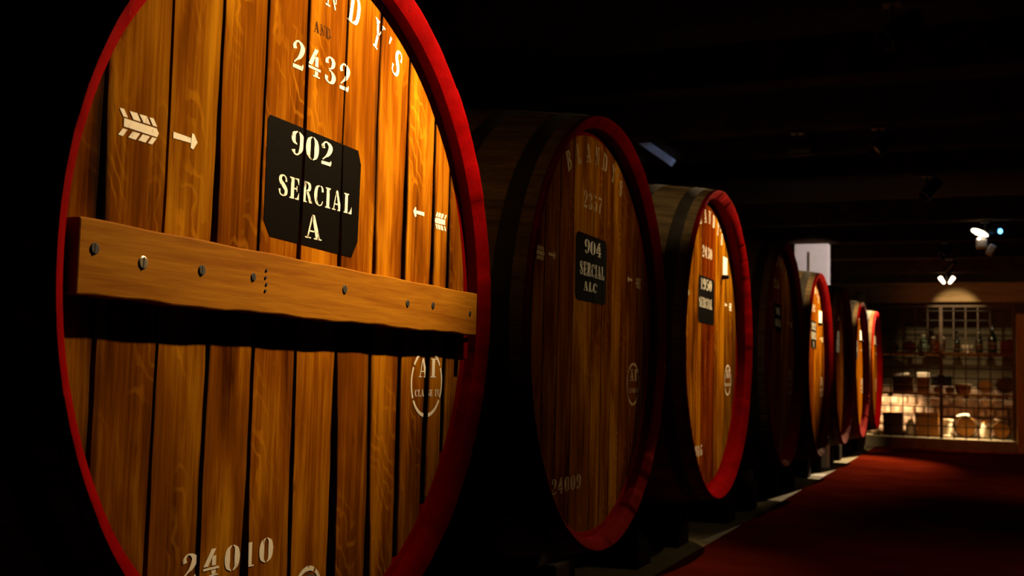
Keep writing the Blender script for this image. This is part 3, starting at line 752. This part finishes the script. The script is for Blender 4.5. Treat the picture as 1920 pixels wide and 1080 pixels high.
def cask(x, y, z, L, R, label, mt='crate', ax='y', name='small_cask', hoops=True):
    t = thing(name, (x, y, z), label, 'cask'); cz = R*1.1
    Q = Matrix.Translation((0, 0, cz)) @ (Matrix.Rotation(PI/2, 4, 'X') if ax == 'y' else Matrix.Rotation(PI/2, 4, 'Y'))
    f = lambda s: R*(1+.1*(1-(2*s-1)**2))
    b = MB(); b.lathe([(-L/2+L*s, f(s)) for s in [i/10 for i in range(11)]], 28, Q, cap=False); b.build('cask_body', M[mt], t, smooth='auto')
    for s in (0, 1):
        b = MB(); h = -L/2+L*(.03 if s == 0 else .97); b.lathe([(h-.006, R*.93), (h+.006, R*.93)], 28, Q); b.build('cask_head', M[mt], t)
    if hoops:
        for s in (.06, .25, .75, .94):
            b = MB(); h = -L/2+L*s; b.lathe([(h-.015, f(s)+.001), (h-.015, f(s)+.005), (h+.015, f(s)+.005), (h+.015, f(s)+.001)], 28, Q, closed=True); b.build('hoop', M['iron'], t)
    return t
def crate(x, y, z, wx, wy, h, label, mt='crate', lid=True, rz=0):
    t = thing('wooden_crate', (x, y, z), label, 'crate', rz=rz)
    b = MB(); k = 3; g = .006
    for i in range(k):
        b.box((-wx/2, -wy/2, h*i/k+g), (wx/2, wy/2, h*(i+1)/k-g))
    b.box((-wx/2+.01, -wy/2+.01, 0), (wx/2-.01, wy/2-.01, h-.012)); b.build('crate_side', M[mt], t, bevel=.003)
    b = MB(); b.box((-wx/2-.008, -wy/2-.008, h-.006), (wx/2+.008, wy/2+.008, h+.014)); b.build('crate_lid', M[mt], t, bevel=.003)
    return t
def turned(name, x, y, z, prof, mt, label, cat, extra=None):
    t = thing(name, (x, y, z), label, cat)
    b = MB(); b.lathe(prof, 28); b.build(name+'_body', M[mt], t, smooth='auto')
    if extra:
        nm, pf, m2 = extra; b = MB(); b.lathe(pf, 24); b.build(nm, M[m2], t, smooth='auto')
    return t
YS = 22.62
zb, z1, z2 = .20, 1.02, 1.79
# --- top shelf
cask(-1.58, YS, z2, .20, .085, 'small dim cask at the left end of the upper shelf', 'crate')
cask(-1.27, YS, z2, .26, .10, 'brown keg second from the left on the upper shelf', 'crate')
turned('glazed_jug', -1.02, YS-.1, z2, [(0,.075),(.02,.10),(.12,.115),(.2,.085),(.26,.035),(.31,.03),(.32,.04)], 'jug_glass', 'pale green glazed jug with a narrow neck on the upper shelf', 'jug', ('jug_lip', [(.318,.042),(.335,.044),(.34,.03)], 'ceramic'))
turned('lidded_pot', -.76, YS, z2, [(0,.10),(.02,.12),(.2,.14),(.27,.12)], 'copper', 'brown pot with a white lid on the upper shelf', 'pot', ('pot_lid', [(.27,.13),(.30,.12),(.33,.03),(.36,.025)], 'ceramic'))
BP = [(0,.055),(.01,.062),(.22,.062),(.28,.045),(.32,.022),(.42,.02),(.425,.024),(.45,.024)]
for (x, s, lb) in ((-.43, .92, 'dark bottle right of the white-lidded pot on the upper shelf'), (-.04, 1.05, 'dark bottle between the white bowl and the tallest bottle'), (.19, 1.25, 'tallest dark bottle on the upper shelf')):
    turned('wine_bottle', x, YS, z2, [(h*s, r*s) for h, r in BP], 'bottle', lb, 'bottle', ('bottle_label', [(.06*s,.0630*s),(.06*s,.0636*s),(.17*s,.0636*s),(.17*s,.0630*s)], 'crate_dark'))
turned('small_bowl', -.24, YS-.1, z2, [(0,.05),(.01,.05),(.06,.10),(.14,.12),(.15,.115),(.10,.09),(.03,.03)], 'ceramic', 'pale bowl standing on the upper shelf between dark bottles', 'bowl')
t = thing('red_tin', (.43, YS, z2), 'dull red tin box at the right end of the upper shelf', 'box')
b = MB(); b.box((-.11, -.1, 0), (.11, .1, .20)); b.build('tin_body', M['red_tin'], t, bevel=.008)
b = MB(); b.box((-.115, -.105, .20), (.115, .105, .235)); b.build('tin_lid', M['red_tin'], t, bevel=.008)
# --- lower shelf
crate(-1.39, YS, z1, .36, .36, .29, 'brown crate with a tilted paper on the lower shelf, leftmost', 'crate_dark')
b = MB(); b.box((-.13, -.10, 0), (.13, .10, .045)); o = b.build('paper_stack', M['paper'], loc=(-1.42, YS-.05, z1+.322), bevel=.004); o.rotation_euler = (0, -.12, .15)
tag(o, 'tilted stack of white papers on the leftmost lower-shelf crate', 'papers')
crate(-1.03, YS, z1, .22, .36, .27, 'narrow brown crate with a white box on it, lower shelf', 'crate')
b = MB(); b.box((-.115, -.1, 0), (.115, .1, .10)); tag(b.build('white_box', M['paper'], loc=(-1.02, YS-.05, z1+.287), bevel=.006), 'white box standing on the narrow crate of the lower shelf', 'box')
cask(-.77, YS-.08, z1, .24, .062, 'little orange cask lying left of the black trunk\'s middle, lower shelf', 'crate')
cask(-.56, YS-.08, z1, .24, .062, 'little orange cask under the right end of the black trunk', 'crate')
t = thing('black_trunk', (-.70, YS, z1+.142), 'black trunk resting on two little casks, lower shelf', 'trunk')
b = MB(); b.box((-.185, -.17, 0), (.185, .17, .14)); b.build('trunk_body', M['trunk'], t, bevel=.01)
b = MB(); b.box((-.19, -.175, .142), (.19, .175, .19)); b.build('trunk_lid', M['trunk'], t, bevel=.015)
turned('copper_pan', -.325, YS, z1, [(0,.09),(.02,.12),(.10,.14),(.17,.15),(.175,.145),(.11,.12),(.04,.08)], 'copper', 'copper pan with a pale rim in the middle of the lower shelf', 'pan', ('pan_rim', [(.17,.15),(.185,.156),(.19,.15)], 'ceramic'))
cask(.06, YS, z1, .30, .135, 'brown cask right of the copper pan, lower shelf', 'crate')
cask(.40, YS-.02, z1, .34, .160, 'dark round cask at the right end of the lower shelf', 'crate_dark')
# --- on the plinth
crate(-1.58, YS, zb, .34, .40, .42, 'dark crate at the left on the plinth, below the pale stones', 'crate_dark')
turned('stone_jar', -1.255, YS-.1, zb, [(0,.07),(.01,.085),(.18,.09),(.24,.06),(.27,.055),(.28,.065)], 'ceramic', 'pale jar between the two crates on the plinth', 'jar', ('jar_stopper', [(.28,.045),(.31,.04)], 'crate'))
crate(-.955, YS, zb, .40, .42, .43, 'large orange-brown crate left of the white pedestal', 'crate')
turned('pedestal_vase', -.595, YS-.1, zb, [(0,.13),(.03,.13),(.05,.085),(.12,.075),(.2,.085),(.28,.075),(.30,.095),(.32,.095)], 'ceramic', 'white pedestal vase standing on the plinth', 'vase', ('vase_rim', [(.32,.10),(.335,.10),(.34,.08)], 'ceramic'))
cask(-.28, YS, zb, .38, .185, 'big orange cask under the white cloth', 'crate')
# folded cloth on the big cask
b = MB(); N = 10; vs = []; fs = []; rg = random.Random(9)
for k in range(2):
    for i in range(N+1):
        for j in range(7):
            a = (-.62+1.0*i/N); R_ = .185*1.1+.012+(.020+.016*rg.random() if k else 0)
            vs.append((R_*math.sin(a), -.10+.20*j/6, R_*math.cos(a)))
n1 = (N+1)*7
for i in range(N):
    for j in range(6):
        p0 = i*7+j; fs.append((p0, p0+1, p0+8, p0+7)); fs.append((n1+p0, n1+p0+7, n1+p0+8, n1+p0+1))
for i in range(N):
    fs.append((i*7, (i+1)*7, n1+(i+1)*7, n1+i*7)); fs.append((i*7+6, n1+i*7+6, n1+(i+1)*7+6, (i+1)*7+6))
for j in range(6):
    fs.append((j, n1+j, n1+j+1, j+1)); fs.append((N*7+j, N*7+j+1, n1+N*7+j+1, n1+N*7+j))
b.add(vs, fs); o = b.build('folded_cloth', M['cloth'], loc=(-.30, YS-.05, zb+.185*1.1), smooth='auto'); tag(o, 'brightly lit white cloth folded over the big cask', 'cloth')
turned('stone_jar', .045, YS-.1, zb, [(0,.06),(.01,.075),(.16,.082),(.22,.06),(.26,.045),(.29,.05)], 'ceramic', 'pale jar between the two casks on the plinth', 'jar', ('jar_stopper', [(.29,.038),(.32,.034)], 'crate'))
cask(.33, YS, zb, .34, .150, 'brown cask at the right end of the plinth', 'crate')
turned('white_dish', .30, YS-.03, zb+.150*2.2+.003, [(0,.05),(.008,.05),(.03,.10),(.036,.10),(.014,.045)], 'ceramic', 'small white dish lying on the right-hand plinth cask', 'dish')
# lamps of the bay
def puck(x, y, z, watts, label, col=WARM, aim=(0, 0, -1), cone=130, rad=.03):
    t = thing('puck_light', (x, y, z), label, 'lamp')
    b = MB(); b.lathe([(-.03, .05), (-.002, .05), (0, .045)], 20); b.build('puck_case', M['lamp_black'], t, smooth='auto')
    b = MB(); b.lathe([(-.034, .038), (-.0305, .04)], 20); b.build('puck_lens', M['lens_dark'], t)
    spot_light('lamp_light', t, (0, 0, -.045), (aim[0], aim[1], aim[2]), watts, cone, .5, col, rad)
    return t
puck(-.26, YS-.18, z1-.047, 110, 'puck light under the lower shelf above the white cloth')
puck(-1.62, YS-.12, z1-.047, 110, 'puck light under the left end of the lower shelf', WARM, (-.25, .75, -.6))
puck(-1.05, YS-.20, z2-.047, 20, 'puck light under the left half of the upper shelf', WARM, (.1, .35, -1))
puck(.10, YS-.20, z2-.047, 13, 'puck light under the right half of the upper shelf', WARM, (-.1, .45, -1))
# a pale scrap on the floor by the fifth vat
b = MB(); b.box((-.14, -.22, 0), (.14, .22, .006)); o = b.build('pale_slip', M['lamp_white'], loc=(-1.98, 14.72-.1, .0)); tag(o, 'pale flat slip on the stone floor beside the carpet', 'card')
# repeats of a kind share a group
GR = dict(oak_vat='giant oak vats in a row', vat_cradle='cradles under the vats', spotlight='spotlights along the cellar', small_cask='small casks behind the mesh gate',
          wooden_crate='crates behind the mesh gate', wine_bottle='dark bottles on the upper shelf', stone_jar='pale jars on the plinth', puck_light='puck lights under the shelves', wall_shelf='shelves behind the mesh gate')
for o in C.objects:
    k = o.name.split('.')[0]
    if o.parent is None and k in GR and 'group' not in o.keys(): o['group'] = GR[k]
